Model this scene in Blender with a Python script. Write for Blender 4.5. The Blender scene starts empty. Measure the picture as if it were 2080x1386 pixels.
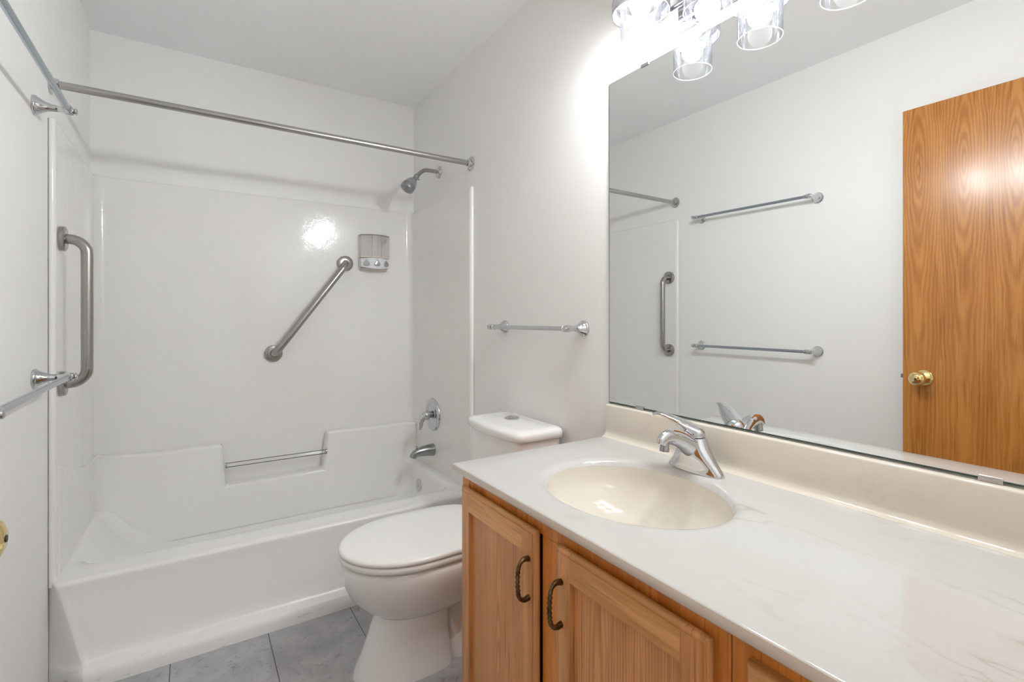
import bpy, bmesh, math
from mathutils import Vector, Matrix
PI = math.pi
sc = bpy.context.scene
COL = sc.collection

# ------------------------------------------------------------ camera, world, exposure
CX, CY, CZ = -1.143, -2.872, 1.156          # lens position: standing in the doorway
cam_d = bpy.data.cameras.new('camera')
cam = bpy.data.objects.new('camera', cam_d); COL.objects.link(cam)
cam.location = (CX, CY, CZ)
cam.rotation_euler = (PI/2, 0, -math.atan2(650.0, 1001.5))
cam_d.sensor_width = 36.0
cam_d.lens = 1001.5/2080*36
cam_d.shift_y = -(693-643.5)/2080
cam_d.clip_start = 0.01
sc.camera = cam
sc.view_settings.view_transform = 'Standard'
sc.view_settings.look = 'None'
sc.view_settings.gamma = 1.0
sc.view_settings.exposure = 0.85
sc.view_settings.use_curve_mapping = False
w = bpy.data.worlds.new('world'); sc.world = w; w.use_nodes = True
w.node_tree.nodes['Background'].inputs[0].default_value = (0.93, 0.96, 1.0, 1)
w.node_tree.nodes['Background'].inputs[1].default_value = 0.45
BULB_E = 190.0
def area(name, loc, rot, sx, sy, energy, color=(1, 1, 1)):
    l = bpy.data.lights.new(name, 'AREA'); l.shape = 'RECTANGLE'; l.size = sx; l.size_y = sy
    l.energy = energy; l.color = color
    o = bpy.data.objects.new(name, l); COL.objects.link(o); o.location = loc; o.rotation_euler = rot
    return o
# the hall behind the doorway: an added, unseen fill light and the daylight that comes down the hall
area('hall_fill_light', (-0.95, -3.65, 2.40), (0, 0, 0), 0.9, 0.7, 5, (1.0, 0.985, 0.96))
cy = sc.cycles
cy.max_bounces = 10; cy.diffuse_bounces = 6; cy.glossy_bounces = 6; cy.transparent_max_bounces = 24
cy.transmission_bounces = 6
cy.sample_clamp_indirect = 4.0; cy.sample_clamp_direct = 0
cy.blur_glossy = 0.6
cy.use_denoising = True
cy.use_adaptive_sampling = False

# ------------------------------------------------------------ node helpers
def newmat(name):
    m = bpy.data.materials.new(name); m.use_nodes = True
    return m, m.node_tree, m.node_tree.nodes['Principled BSDF']
def setp(b, **k):
    names = dict(color='Base Color', metal='Metallic', rough='Roughness', spec='Specular IOR Level', coat='Coat Weight',
                 coatr='Coat Roughness', ior='IOR', trans='Transmission Weight', alpha='Alpha', sss='Subsurface Weight')
    for a, v in k.items():
        if a == 'color': v = (*v, 1)
        b.inputs[names[a]].default_value = v
def nd(t, typ, **k):
    n = t.nodes.new(typ)
    for a, v in k.items(): setattr(n, a, v)
    return n
def inp(t, sock, v):
    if isinstance(v, bpy.types.NodeSocket): t.links.new(v, sock)
    else: sock.default_value = v
def mth(t, op, a, b=0.0, c=0.0, clamp=False):
    n = nd(t, 'ShaderNodeMath', operation=op, use_clamp=clamp)
    inp(t, n.inputs[0], a); inp(t, n.inputs[1], b)
    if len(n.inputs) > 2: inp(t, n.inputs[2], c)
    return n.outputs[0]
def ramp(t, fac, stops, interp='LINEAR'):
    n = nd(t, 'ShaderNodeValToRGB'); n.color_ramp.interpolation = interp
    e = n.color_ramp.elements
    while len(e) < len(stops): e.new(0.5)
    for x, (p, c) in zip(e, stops):
        x.position = p; x.color = (*c, 1) if len(c) == 3 else c
    inp(t, n.inputs[0], fac); return n.outputs[0]
def noise(t, vec, scale, detail=3, rough=0.5, dist=0.0):
    n = nd(t, 'ShaderNodeTexNoise')
    n.inputs['Scale'].default_value = scale; n.inputs['Detail'].default_value = detail
    n.inputs['Roughness'].default_value = rough; n.inputs['Distortion'].default_value = dist
    t.links.new(vec, n.inputs['Vector']); return n.outputs[0]
def objco(t): return nd(t, 'ShaderNodeTexCoord').outputs['Object']
def geopos(t): return nd(t, 'ShaderNodeNewGeometry').outputs['Position']
def mapping(t, vec, scale=(1, 1, 1), loc=(0, 0, 0), rot=(0, 0, 0)):
    n = nd(t, 'ShaderNodeMapping'); t.links.new(vec, n.inputs[0])
    n.inputs['Scale'].default_value = scale; n.inputs['Location'].default_value = loc; n.inputs['Rotation'].default_value = rot
    return n.outputs[0]
def mixc(t, fac, a, b, mode='MIX'):
    n = nd(t, 'ShaderNodeMix', data_type='RGBA', blend_type=mode)
    inp(t, n.inputs[0], fac)
    inp(t, n.inputs[6], (*a, 1) if isinstance(a, tuple) else a)
    inp(t, n.inputs[7], (*b, 1) if isinstance(b, tuple) else b)
    return n.outputs[2]
def bump(t, b, h, strength=0.1, dist=0.002):
    n = nd(t, 'ShaderNodeBump'); n.inputs['Strength'].default_value = strength; n.inputs['Distance'].default_value = dist
    t.links.new(h, n.inputs['Height']); t.links.new(n.outputs[0], b.inputs['Normal'])

def m_paint(name, col, rough=0.55, bs=0.12):
    m, t, b = newmat(name); setp(b, rough=rough, spec=0.35)
    v = geopos(t)
    n1 = noise(t, v, 3.0, 2)
    c = ramp(t, n1, [(0.3, tuple(x*0.985 for x in col)), (0.7, col)])
    t.links.new(c, b.inputs['Base Color'])
    bump(t, b, noise(t, v, 160, 3), bs, 0.0012)
    return m
M_WALL = m_paint('wall_paint', (0.875, 0.872, 0.857))
M_CEIL = m_paint('ceiling_paint', (0.925, 0.93, 0.935), 0.7)
M_HALL = m_paint('hall_paint', (0.86, 0.855, 0.84))

def m_simple(name, col, rough=0.3, metal=0.0, **k):
    m, t, b = newmat(name); setp(b, color=col, rough=rough, metal=metal, **k)
    return m, t, b
def m_gel(name, col, rough, br=0.004):
    m, t, b = newmat(name); setp(b, rough=rough, spec=0.5)
    v = geopos(t)
    c = ramp(t, noise(t, v, 4, 3), [(0.3, tuple(x*0.98 for x in col)), (0.7, col)])
    t.links.new(c, b.inputs['Base Color'])
    bump(t, b, noise(t, v, 20, 4, 0.6), 0.24, br)
    return m
M_TUB = m_gel('gelcoat', (0.87, 0.865, 0.845), 0.10, 0.003)
# apron with scuffs along the lip
m, t, b = newmat('gelcoat_apron'); setp(b, rough=0.25)
v = geopos(t)
sx = nd(t, 'ShaderNodeSeparateXYZ'); t.links.new(v, sx.inputs[0])
low = mth(t, 'SUBTRACT', 1.0, mth(t, 'MULTIPLY', sx.outputs[2], 16, clamp=True), clamp=True)
sc1 = noise(t, mapping(t, v, (14, 30, 60), rot=(0, 0.25, 0)), 1.0, 5, 0.65)
sc2 = ramp(t, sc1, [(0.60, (0, 0, 0)), (0.70, (1, 1, 1))])
t.links.new(mixc(t, mth(t, 'MULTIPLY', mth(t, 'MULTIPLY', sc2, low), 0.8), (0.84, 0.835, 0.82), (0.36, 0.34, 0.30)), b.inputs['Base Color'])
bump(t, b, noise(t, v, 6, 2), 0.2, 0.003)
M_APRON = m
M_PORC = m_simple('porcelain', (0.86, 0.86, 0.85), 0.07, coat=0.3)[0]
M_SEAT = m_simple('seat_plastic', (0.86, 0.86, 0.845), 0.22)[0]
M_CHROME = m_simple('chrome', (0.60, 0.61, 0.63), 0.05, 1.0)[0]
def m_brushed(name, col, rough, sc3):
    m, t, b = newmat(name); setp(b, color=col, rough=rough, metal=1.0)
    n = noise(t, mapping(t, objco(t), sc3), 1.0, 2)
    t.links.new(mth(t, 'ADD', mth(t, 'MULTIPLY', n, 0.14), rough-0.07), b.inputs['Roughness'])
    bump(t, b, n, 0.05, 0.0004)
    return m
M_STEEL = m_brushed('brushed_steel', (0.40, 0.385, 0.37), 0.24, (300, 300, 300))
M_ROD = m_brushed('rod_steel', (0.44, 0.43, 0.42), 0.24, (6, 900, 900))
M_NICKEL = m_simple('satin_nickel', (0.36, 0.37, 0.38), 0.25, 1.0)[0]
M_SILVERPAINT = m_simple('silver_bar', (0.42, 0.47, 0.53), 0.16, 1.0)[0]
M_DARK = m_simple('dark_rubber', (0.03, 0.03, 0.03), 0.6)[0]
M_BRASS = m_simple('polished_brass', (0.86, 0.66, 0.30), 0.08, 1.0)[0]
M_MIRROR = m_simple('mirror_silvering', (0.93, 0.94, 0.935), 0.0, 1.0)[0]
M_MIRGLASS = m_simple('mirror_glass_edge', (0.05, 0.08, 0.07), 0.1)[0]
m, t, b = newmat('antique_brass'); setp(b, metal=1.0, rough=0.34)
t.links.new(ramp(t, noise(t, objco(t), 60, 3), [(0.35, (0.085, 0.055, 0.028)), (0.7, (0.30, 0.20, 0.10))]), b.inputs['Base Color'])
M_ANTIQUE = m
M_WHITEPL = m_simple('white_plastic', (0.80, 0.82, 0.85), 0.25)[0]
M_GREYPL = m_simple('grey_plastic', (0.48, 0.48, 0.49), 0.22, 0.6)[0]
M_PRINT = m_simple('grey_print', (0.25, 0.24, 0.24), 0.5)[0]
M_OLDPL = m_simple('yellowed_plastic', (0.62, 0.56, 0.48), 0.35)[0]

def m_thinglass(name, tint=(0.97, 0.98, 0.99), ior=1.5, boost=1.0, rough=0.02):
    m = bpy.data.materials.new(name); m.use_nodes = True; t = m.node_tree; t.nodes.clear()
    o = nd(t, 'ShaderNodeOutputMaterial'); mx = nd(t, 'ShaderNodeMixShader')
    tr = nd(t, 'ShaderNodeBsdfTransparent'); tr.inputs[0].default_value = (*tint, 1)
    gl = nd(t, 'ShaderNodeBsdfGlossy'); gl.inputs['Roughness'].default_value = rough; gl.inputs[0].default_value = (1, 1, 1, 1)
    fr = nd(t, 'ShaderNodeFresnel'); fr.inputs[0].default_value = ior
    t.links.new(mth(t, 'MULTIPLY', fr.outputs[0], boost, clamp=True), mx.inputs[0])
    t.links.new(tr.outputs[0], mx.inputs[1]); t.links.new(gl.outputs[0], mx.inputs[2]); t.links.new(mx.outputs[0], o.inputs[0])
    return m
M_GLASS = m_thinglass('clear_shade_glass', ior=1.35, boost=0.8)
M_GLASSRIM = m_thinglass('glass_rim', (0.95, 0.96, 0.98), 1.6, 5.0, 0.45)
M_ACRYL = m_thinglass('clear_acrylic', (0.95, 0.95, 0.945), 1.45, 1.0, 0.10)
# clear but residue-stained dispenser chamber
m = m_thinglass('hazy_chamber', (0.97, 0.96, 0.95), 1.45, 0.5, 0.08)
t = m.node_tree; o = [n for n in t.nodes if n.type == 'OUTPUT_MATERIAL'][0]; prev = o.inputs[0].links[0].from_socket
df = nd(t, 'ShaderNodeBsdfDiffuse'); mx = nd(t, 'ShaderNodeMixShader'); v = geopos(t)
s_ = nd(t, 'ShaderNodeSeparateXYZ'); t.links.new(v, s_.inputs[0])
# soap residue: yellow at the foot, one brown spot near the top of the third chamber
foot = mth(t, 'SUBTRACT', 1.0, mth(t, 'MULTIPLY', mth(t, 'SUBTRACT', s_.outputs[2], 1.487), 60, clamp=True), clamp=True)
dx = mth(t, 'MULTIPLY', mth(t, 'SUBTRACT', s_.outputs[0], -0.202), 50); dz = mth(t, 'MULTIPLY', mth(t, 'SUBTRACT', s_.outputs[2], 1.592), 34)
spot = mth(t, 'SUBTRACT', 1.0, mth(t, 'SQRT', mth(t, 'ADD', mth(t, 'MULTIPLY', dx, dx), mth(t, 'MULTIPLY', dz, dz))), clamp=True)
c1 = mixc(t, mth(t, 'MULTIPLY', foot, 0.8), (0.93, 0.90, 0.89), (0.82, 0.69, 0.45))
c1 = mixc(t, mth(t, 'MULTIPLY', spot, 0.9), c1, (0.30, 0.17, 0.10))
t.links.new(c1, df.inputs[0]); mx.inputs[0].default_value = 0.42
t.links.new(mth(t, 'ADD', 0.36, mth(t, 'MULTIPLY', mth(t, 'MAXIMUM', spot, foot), 0.62)), mx.inputs[0])
t.links.new(prev, mx.inputs[1]); t.links.new(df.outputs[0], mx.inputs[2]); t.links.new(mx.outputs[0], o.inputs[0])
M_CHAMBER = m
m, t, b = newmat('lit_bulb'); setp(b, color=(1, 1, 1), rough=0.3)
b.inputs['Emission Color'].default_value = (0.95, 0.975, 0.98, 1); b.inputs['Emission Strength'].default_value = BULB_E
M_BULB = m

# grey stone-look tile, 12 x 24 inch
m, t, b = newmat('stone_tile'); setp(b, rough=0.42, spec=0.4)
v = geopos(t)
sw = nd(t, 'ShaderNodeSeparateXYZ'); t.links.new(v, sw.inputs[0])
cb = nd(t, 'ShaderNodeCombineXYZ')
t.links.new(mth(t, 'ADD', sw.outputs[1], 1.30+6.1), cb.inputs[0]); t.links.new(mth(t, 'ADD', sw.outputs[0], 1.2035+0.2935*12), cb.inputs[1])
br = nd(t, 'ShaderNodeTexBrick'); t.links.new(cb.outputs[0], br.inputs[0])
br.offset = 0.0; br.inputs['Scale'].default_value = 1.0; br.inputs['Brick Width'].default_value = 0.61
br.inputs['Row Height'].default_value = 0.2935; br.inputs['Mortar Size'].default_value = 0.0016; br.inputs['Mortar Smooth'].default_value = 0.1
br.inputs[1].default_value = (0.9, 0.9, 0.9, 1); br.inputs[2].default_value = (1, 1, 1, 1); br.inputs[3].default_value = (0, 0, 0, 1)
n1 = noise(t, v, 7, 8, 0.65, 0.6); n2 = noise(t, v, 30, 7, 0.78, 1.0)
c = ramp(t, n1, [(0.30, (0.31, 0.312, 0.320)), (0.5, (0.40, 0.401, 0.408)), (0.72, (0.49, 0.49, 0.493))])
c = mixc(t, ramp(t, n2, [(0.54, (0, 0, 0)), (0.68, (0.75, 0.75, 0.75))]), c, (0.17, 0.17, 0.175))
c = mixc(t, ramp(t, n2, [(0.30, (0.5, 0.5, 0.5)), (0.42, (0, 0, 0))]), c, (0.45, 0.45, 0.45))
c = mixc(t, br.outputs['Fac'], c, (0.10, 0.10, 0.105))
t.links.new(c, b.inputs['Base Color'])
bump(t, b, mth(t, 'SUBTRACT', mth(t, 'MULTIPLY', n2, 0.25), br.outputs['Fac']), 0.3, 0.001)
M_TILE = m

# cultured marble
def m_marble(name, base, vein, amt):
    m, t, b = newmat(name); setp(b, rough=0.10, spec=0.5, coat=0.2)
    v = geopos(t)
    v2 = mapping(t, v, (2.4, 1.0, 1.6), rot=(0.2, 0.1, math.radians(-14)))
    wob = nd(t, 'ShaderNodeVectorMath', operation='ADD')
    nn = nd(t, 'ShaderNodeTexNoise'); nn.inputs['Scale'].default_value = 2.6; nn.inputs['Detail'].default_value = 3
    t.links.new(v2, nn.inputs['Vector'])
    vs = nd(t, 'ShaderNodeVectorMath', operation='SCALE'); vs.inputs['Scale'].default_value = 0.42
    t.links.new(nn.outputs['Color'], vs.inputs[0]); t.links.new(v2, wob.inputs[0]); t.links.new(vs.outputs[0], wob.inputs[1])
    n = noise(t, wob.outputs[0], 2.6, 5, 0.52, 0.3)
    line = mth(t, 'ABSOLUTE', mth(t, 'SUBTRACT', n, 0.5))
    fine = ramp(t, line, [(0.0, (1, 1, 1)), (0.012, (0.30, 0.30, 0.30)), (0.05, (0, 0, 0))])
    mask = ramp(t, noise(t, v, 3.1, 2), [(0.42, (0.05, 0.05, 0.05)), (0.62, (1, 1, 1))])
    cloud = ramp(t, noise(t, wob.outputs[0], 1.5, 4, 0.6), [(0.42, (0, 0, 0)), (0.68, (1, 1, 1))])
    c = mixc(t, mth(t, 'MULTIPLY', cloud, 0.30*amt), base, vein)
    c = mixc(t, mth(t, 'MULTIPLY', mth(t, 'MULTIPLY', fine, mask), 0.75*amt), c, tuple(x*0.80 for x in vein))
    t.links.new(c, b.inputs['Base Color'])
    return m
M_MARBLE = m_marble('cultured_marble', (0.55, 0.547, 0.533), (0.52, 0.485, 0.42), 1.0)
M_MARBLE_SHADE = m_marble('cultured_marble_shaded', (0.70, 0.655, 0.575), (0.62, 0.56, 0.47), 0.3)  # same marble, warm shade painted into the colour for bowl and front edge
M_MARBLE_SPLASH_SHADE = m_marble('cultured_marble_splash_shaded', (0.71, 0.655, 0.565), (0.62, 0.55, 0.45), 0.3)  # same marble again, backsplash shade and wood bounce painted into the colour

# oak: grain along z ('z') or along y ('y'); cath puts a cathedral figure on a panel
def m_oak(name, axis, lo, hi, cath=None, rough=0.33, fine=230.0):
    m, t, b = newmat(name); setp(b, rough=rough, spec=0.45, coat=0.15, coatr=0.15)
    v = geopos(t)
    along = dict(z=(0.9, 1, 0.075), y=(0.9, 0.075, 1))[axis]
    vm = mapping(t, v, along)
    g1 = noise(t, vm, 26, 4, 0.6, 0.25)
    g2 = noise(t, mapping(t, v, dict(z=(1, 1, 0.018), y=(1, 0.018, 1))[axis]), fine, 2, 0.6)
    if cath:
        s = nd(t, 'ShaderNodeSeparateXYZ'); t.links.new(v, s.inputs[0])
        y0, z0, wy, wz, k, per = cath
        y = mth(t, 'SUBTRACT', s.outputs[1], y0)
        if per: y = mth(t, 'PINGPONG', mth(t, 'ADD', y, per*100), per/2)
        y = mth(t, 'ADD', y, mth(t, 'MULTIPLY', mth(t, 'SUBTRACT', noise(t, mapping(t, v, (1, 1, 0.6)), 9, 2), 0.5), 0.010))
        z = mth(t, 'ABSOLUTE', mth(t, 'SUBTRACT', s.outputs[2], z0))
        zz = mth(t, 'SUBTRACT', 1.0, mth(t, 'POWER', 2.718, mth(t, 'MULTIPLY', z, -1.0/wz)))
        yy = mth(t, 'DIVIDE', y, wy)
        f = mth(t, 'SQRT', mth(t, 'ADD', mth(t, 'MULTIPLY', yy, yy), mth(t, 'MULTIPLY', zz, zz)))
        f = mth(t, 'ADD', f, mth(t, 'MULTIPLY', mth(t, 'SUBTRACT', noise(t, mapping(t, v, (1, 1, 0.25)), 24, 3), 0.5), 0.22))
        w_ = mth(t, 'SINE', mth(t, 'MULTIPLY', f, k))
        g1 = mth(t, 'ADD', mth(t, 'MULTIPLY', g1, 0.55), mth(t, 'ADD', 0.22, mth(t, 'MULTIPLY', mth(t, 'MULTIPLY', w_, 0.15), mth(t, 'SUBTRACT', 1.0, mth(t, 'MULTIPLY', zz, 0.62)))))
    c = ramp(t, g1, [(0.38, lo), (0.60, hi)])
    pores = ramp(t, g2, [(0.56, (0, 0, 0)), (0.68, (1, 1, 1))])
    c = mixc(t, mth(t, 'MULTIPLY', pores, 0.55), c, tuple(x*0.45 for x in lo))
    t.links.new(c, b.inputs['Base Color'])
    bump(t, b, g2, 0.10, 0.0005)
    return m
M_OAKV = m_oak('oak_vertical', 'z', (0.52, 0.235, 0.078), (0.74, 0.37, 0.135))
M_OAKH = m_oak('oak_horizontal', 'y', (0.58, 0.285, 0.088), (0.84, 0.475, 0.18))
M_OAKP = m_oak('oak_panel', 'z', (0.54, 0.245, 0.085), (0.74, 0.375, 0.145), cath=(-1.905, 0.30, 0.028, 0.22, 30, 0.33))
M_OAKF = m_oak('oak_frame', 'z', (0.56, 0.19, 0.028), (0.76, 0.31, 0.060))
M_DOOR = m_oak('oak_door_veneer', 'z', (0.36, 0.135, 0.027), (0.49, 0.210, 0.050), cath=(-2.068, 1.77, 0.055, 0.34, 40, 0.1455), rough=0.25)

# ------------------------------------------------------------ mesh helpers
def tag(o, label=None, cat=None, group=None, kind=None):
    if label: o['label'] = label
    if cat: o['category'] = cat
    if group: o['group'] = group
    if kind: o['kind'] = kind
    return o
def thing(name, loc, label, cat, group=None):
    o = bpy.data.objects.new(name, None); COL.objects.link(o); o.location = loc; o.empty_display_size = 0.05
    return tag(o, label, cat, group)
def off(parent):
    v = Vector((0, 0, 0))
    while parent is not None:
        v += parent.location; parent = parent.parent
    return v
def link(name, bm, mat, parent=None, smooth=True, bevel=0, seg=3, sub=0, angle=40):
    d = off(parent)
    bmesh.ops.recalc_face_normals(bm, faces=bm.faces)
    bmesh.ops.translate(bm, verts=bm.verts, vec=-d)
    me = bpy.data.meshes.new(name); bm.to_mesh(me); bm.free()
    me.materials.append(mat)
    o = bpy.data.objects.new(name, me); COL.objects.link(o)
    if parent is not None: o.parent = parent
    if smooth:
        me.shade_smooth()
        if not sub:
            me.set_sharp_from_angle(angle=math.radians(angle)) if hasattr(me, 'set_sharp_from_angle') else None
    if bevel:
        md = o.modifiers.new('bevel', 'BEVEL'); md.width = bevel; md.segments = seg; md.limit_method = 'ANGLE'; md.angle_limit = math.radians(35)
        md.harden_normals = True
    if sub:
        md = o.modifiers.new('sub', 'SUBSURF'); md.levels = sub; md.render_levels = sub
    return o
def BM(): return bmesh.new()
def box(bm, x0, x1, y0, y1, z0, z1):
    v = [bm.verts.new(p) for p in ((x0,y0,z0),(x1,y0,z0),(x1,y1,z0),(x0,y1,z0),(x0,y0,z1),(x1,y0,z1),(x1,y1,z1),(x0,y1,z1))]
    for f in ((3,2,1,0),(4,5,6,7),(0,1,5,4),(1,2,6,5),(2,3,7,6),(3,0,4,7)): bm.faces.new([v[i] for i in f])
    return bm
def loft(bm, rings, cap0=True, cap1=True, closed=True):
    vs = [[bm.verts.new(p) for p in r] for r in rings]
    n = len(rings[0])
    for a, b_ in zip(vs, vs[1:]):
        for i in range(n if closed else n-1):
            j = (i+1) % n
            bm.faces.new((a[i], a[j], b_[j], b_[i]))
    if cap0: bm.faces.new(vs[0][::-1])
    if cap1: bm.faces.new(vs[-1])
    return bm
def frame(d):
    d = Vector(d).normalized()
    u = Vector((0, 0, 1)) if abs(d.z) < 0.9 else Vector((1, 0, 0))
    a = d.cross(u).normalized(); return d, a, a.cross(d).normalized()
def lathe(bm, origin, axis, prof, n=32, cap=True):
    """prof: list of (distance along axis, radius)"""
    o = Vector(origin); d, a, b_ = frame(axis)
    rings = [[o + d*h + (a*math.cos(2*PI*i/n) + b_*math.sin(2*PI*i/n))*max(r, 1e-4) for i in range(n)] for h, r in prof]
    return loft(bm, rings, cap, cap)
def smooth_path(pts, k=6):
    P = [Vector(p) for p in pts]; out = []
    for i in range(len(P)-1):
        p0 = P[max(i-1, 0)]; p1 = P[i]; p2 = P[i+1]; p3 = P[min(i+2, len(P)-1)]
        for j in range(k):
            t_ = j/k
            out.append(0.5*((2*p1) + (p2-p0)*t_ + (2*p0-5*p1+4*p2-p3)*t_**2 + (3*p1-p0-3*p2+p3)*t_**3))
    out.append(P[-1]); return out
def tube(bm, pts, rad, n=20, up=None, flat=None, cap=True):
    """sweep; rad scalar/list; flat: ratio list of second axis"""
    P = [Vector(p) for p in pts]; m_ = len(P)
    R = rad if isinstance(rad, (list, tuple)) else [rad]*m_
    F = flat if isinstance(flat, (list, tuple)) else [flat or 1.0]*m_
    rings = []; a = None
    for i in range(m_):
        d = (P[min(i+1, m_-1)] - P[max(i-1, 0)]).normalized()
        if up is not None: a = d.cross(Vector(up)).normalized()
        elif a is None: _, a, _ = frame(d)
        else: a = (a - d*a.dot(d)).normalized()
        b_ = a.cross(d).normalized()
        rings.append([P[i] + a*math.cos(2*PI*j/n)*R[i] + b_*math.sin(2*PI*j/n)*R[i]*F[i] for j in range(n)])
    return loft(bm, rings, cap, cap)
def lerp_list(vals, k):
    out = []
    for i in range(len(vals)-1):
        for j in range(k): out.append(vals[i] + (vals[i+1]-vals[i])*j/k)
    out.append(vals[-1]); return out
def arc_bar(p0, p1, out, r=0.045, n=8):
    """grab-bar centre line from wall point p0 to wall point p1 standing off by vector out"""
    p0, p1, out = Vector(p0), Vector(p1), Vector(out); h = out.length; o = out.normalized(); d = (p1-p0).normalized()
    pts = [p0]; c = p0 + o*(h-r) + d*r
    for i in range(n+1):
        a = PI/2*i/n; pts.append(c - d*r*math.cos(a) + o*r*math.sin(a))
    c = p1 + o*(h-r) - d*r
    for i in range(n+1):
        a = PI/2*(1-i/n); pts.append(c + d*r*math.cos(a) + o*r*math.sin(a))
    pts.append(p1); return pts
def rrect(cx_, cy_, hx, hy, r, z, n=8):
    """rounded rectangle ring, 4*(n+1) points"""
    out = []; r = min(r, hx*0.999, hy*0.999)
    for q, (sx_, sy_) in enumerate(((1, 1), (-1, 1), (-1, -1), (1, -1))):
        for i in range(n+1):
            a = PI/2*q + PI/2*i/n
            out.append(Vector((cx_+sx_*(hx-r)+r*math.cos(a), cy_+sy_*(hy-r)+r*math.sin(a), z)))
    return out
def prism(bm, pts2, plane, a0, a1):
    """extrude 2-D outline; plane 'xz' extruded along y or 'yz' along x or 'xy' along z"""
    def P(p, a): return {'xz': (p[0], a, p[1]), 'yz': (a, p[0], p[1]), 'xy': (p[0], p[1], a)}[plane]
    return loft(bm, [[P(p, a0) for p in pts2], [P(p, a1) for p in pts2]])

W, H = 1.524, 2.438
FRONT = -2.80
# ------------------------------------------------------------ the room
def struct(name, bm, mat, **k): return tag(link(name, bm, mat, smooth=False, **k), kind='structure')
T = 0.12
struct('wall_back', box(BM(), -W-T, T, 0, T, -0.1, H+0.1), M_WALL)
struct('wall_right', box(BM(), 0, T, FRONT-T, 0, -0.1, H+0.1), M_WALL)
struct('wall_left', box(BM(), -W-T, -W, FRONT-T, 0, -0.1, H+0.1), M_WALL)
bm = BM(); DX0, DX1 = -1.415, -0.640
box(bm, -W, DX0, FRONT-T, FRONT, 0, H); box(bm, DX1, 0, FRONT-T, FRONT, 0, H); box(bm, DX0, DX1, FRONT-T, FRONT, 2.045, H)
struct('wall_front', bm, M_WALL)
struct('floor', box(BM(), -W, 0, -4.6, 0, -0.1, 0), M_TILE)
struct('ceiling', box(BM(), -W, 0, FRONT-T, 0, H, H+0.1), M_CEIL)
# hall beyond the doorway
struct('wall_hall', box(BM(), -2.6, 1.2, -4.62, -4.5, 0, H), M_HALL)
struct('ceiling_hall', box(BM(), -2.6, 1.2, -4.5, FRONT-T, H, H+0.1), M_HALL)
# oak door casing
bm = BM()
box(bm, DX0-0.062, DX0+0.006, FRONT, FRONT+0.014, 0, 2.10); box(bm, DX1-0.006, DX1+0.062, FRONT, FRONT+0.014, 0, 2.10)
box(bm, DX0+0.006, DX1-0.006, FRONT, FRONT+0.014, 2.035, 2.10)
struct('trim_1', bm, M_OAKV, bevel=0.004)

# ------------------------------------------------------------ open oak door against the left wall
dr = tag(thing('door_1', (-1.448, FRONT+0.012, 0.0), None, None), kind='structure')
XF = -1.413
leaf = link('door_leaf', box(BM(), XF-0.035, XF, FRONT+0.018, -2.014, 0.012, 2.032), M_DOOR, dr, smooth=False, bevel=0.0015, seg=1)
KY, KZ = -2.087, 0.903
def knob(side):
    bm = BM(); s = 1 if side > 0 else -1
    x = XF if s > 0 else XF-0.035
    lathe(bm, (x, KY, KZ), (s, 0, 0), [(0, 0.0), (0.0005, 0.033), (0.004, 0.034), (0.008, 0.031), (0.012, 0.022), (0.016, 0.014), (0.042, 0.0125),
          (0.052, 0.018), (0.058, 0.0245), (0.069, 0.0285), (0.080, 0.0275), (0.087, 0.021), (0.0915, 0.012), (0.0925, 0.0)], 40)
    return bm
kn = link('door_knob', knob(1), M_BRASS, dr, angle=60); kn['label'] = 'polished brass knob'
bm = BM(); lathe(bm, (XF+0.0920, KY, KZ), (1, 0, 0), [(0, 0.004), (0.0012, 0.004), (0.0013, 0)], 16)
link('lock_slot', bm, M_DARK, kn)
link('latch', box(BM(), XF-0.026, XF-0.008, -2.0145, -2.004, KZ-0.008, KZ+0.008), M_NICKEL, dr, smooth=False)

# ------------------------------------------------------------ tub and shower unit
tub = thing('tub_shower_unit', (-0.762, -0.40, 0), 'white one-piece fibreglass bathtub with moulded shower walls along the back wall', 'bathtub')
TZ = 1.787
def plan(offs):
    """inner wall line (left front to right front), pushed towards the walls by offs"""
    pts = []
    xl, xr, yb = -1.506-offs, -0.018+offs, -0.013+offs; r = 0.038
    pts.append((xl, -0.752))
    pts.append((xl, -0.55)); pts.append((xl, -0.30))
    for i in range(7):
        a = PI - PI/2*i/6; pts.append((xl+r+r*math.cos(a), yb-r+r*math.sin(a)))
    for x in (-1.2, -0.9, -0.6, -0.3): pts.append((x, yb))
    for i in range(7):
        a = PI/2 - PI/2*i/6; pts.append((xr-r+r*math.cos(a), yb-r+r*math.sin(a)))
    pts.append((xr, -0.30)); pts.append((xr, -0.55)); pts.append((xr, -0.752))
    return pts
bm = BM()
rings = []
for z, o_ in ((0.28, 0), (0.6, 0), (1.2, 0), (1.7, 0), (TZ-0.016, 0), (TZ-0.010, 0), (TZ-0.003, 0.002), (TZ, 0.006), (TZ, 0.0165)):
    rings.append([(min(max(x, -W+0.0005), -0.0005), min(y, -0.0005), z) for x, y in plan(o_)])
loft(bm, rings, False, False, closed=False)
link('wall_panel', bm, M_TUB, tub, angle=50)
# front flanges: rounded vertical strips that end the unit against the side walls
for s, xw in ((1, -W), (-1, 0.0)):
    bm = BM()
    prof = [(0.0005, -0.752), (0.0005, -0.770), (0.003, -0.776), (0.009, -0.778), (0.014, -0.775), (0.0175, -0.768), (0.0185, -0.758), (0.018, -0.752)]
    rg = [[(xw+s*px, py, z) for px, py in prof] for z in (0.30, 1.0, TZ-0.004)] + [[(xw+s*(px*0.8+0.001), py*0.2-0.752*0.8, TZ) for px, py in prof]]
    loft(bm, rg, True, True)
    link('front_flange', bm, M_TUB, tub, angle=60)
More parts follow.
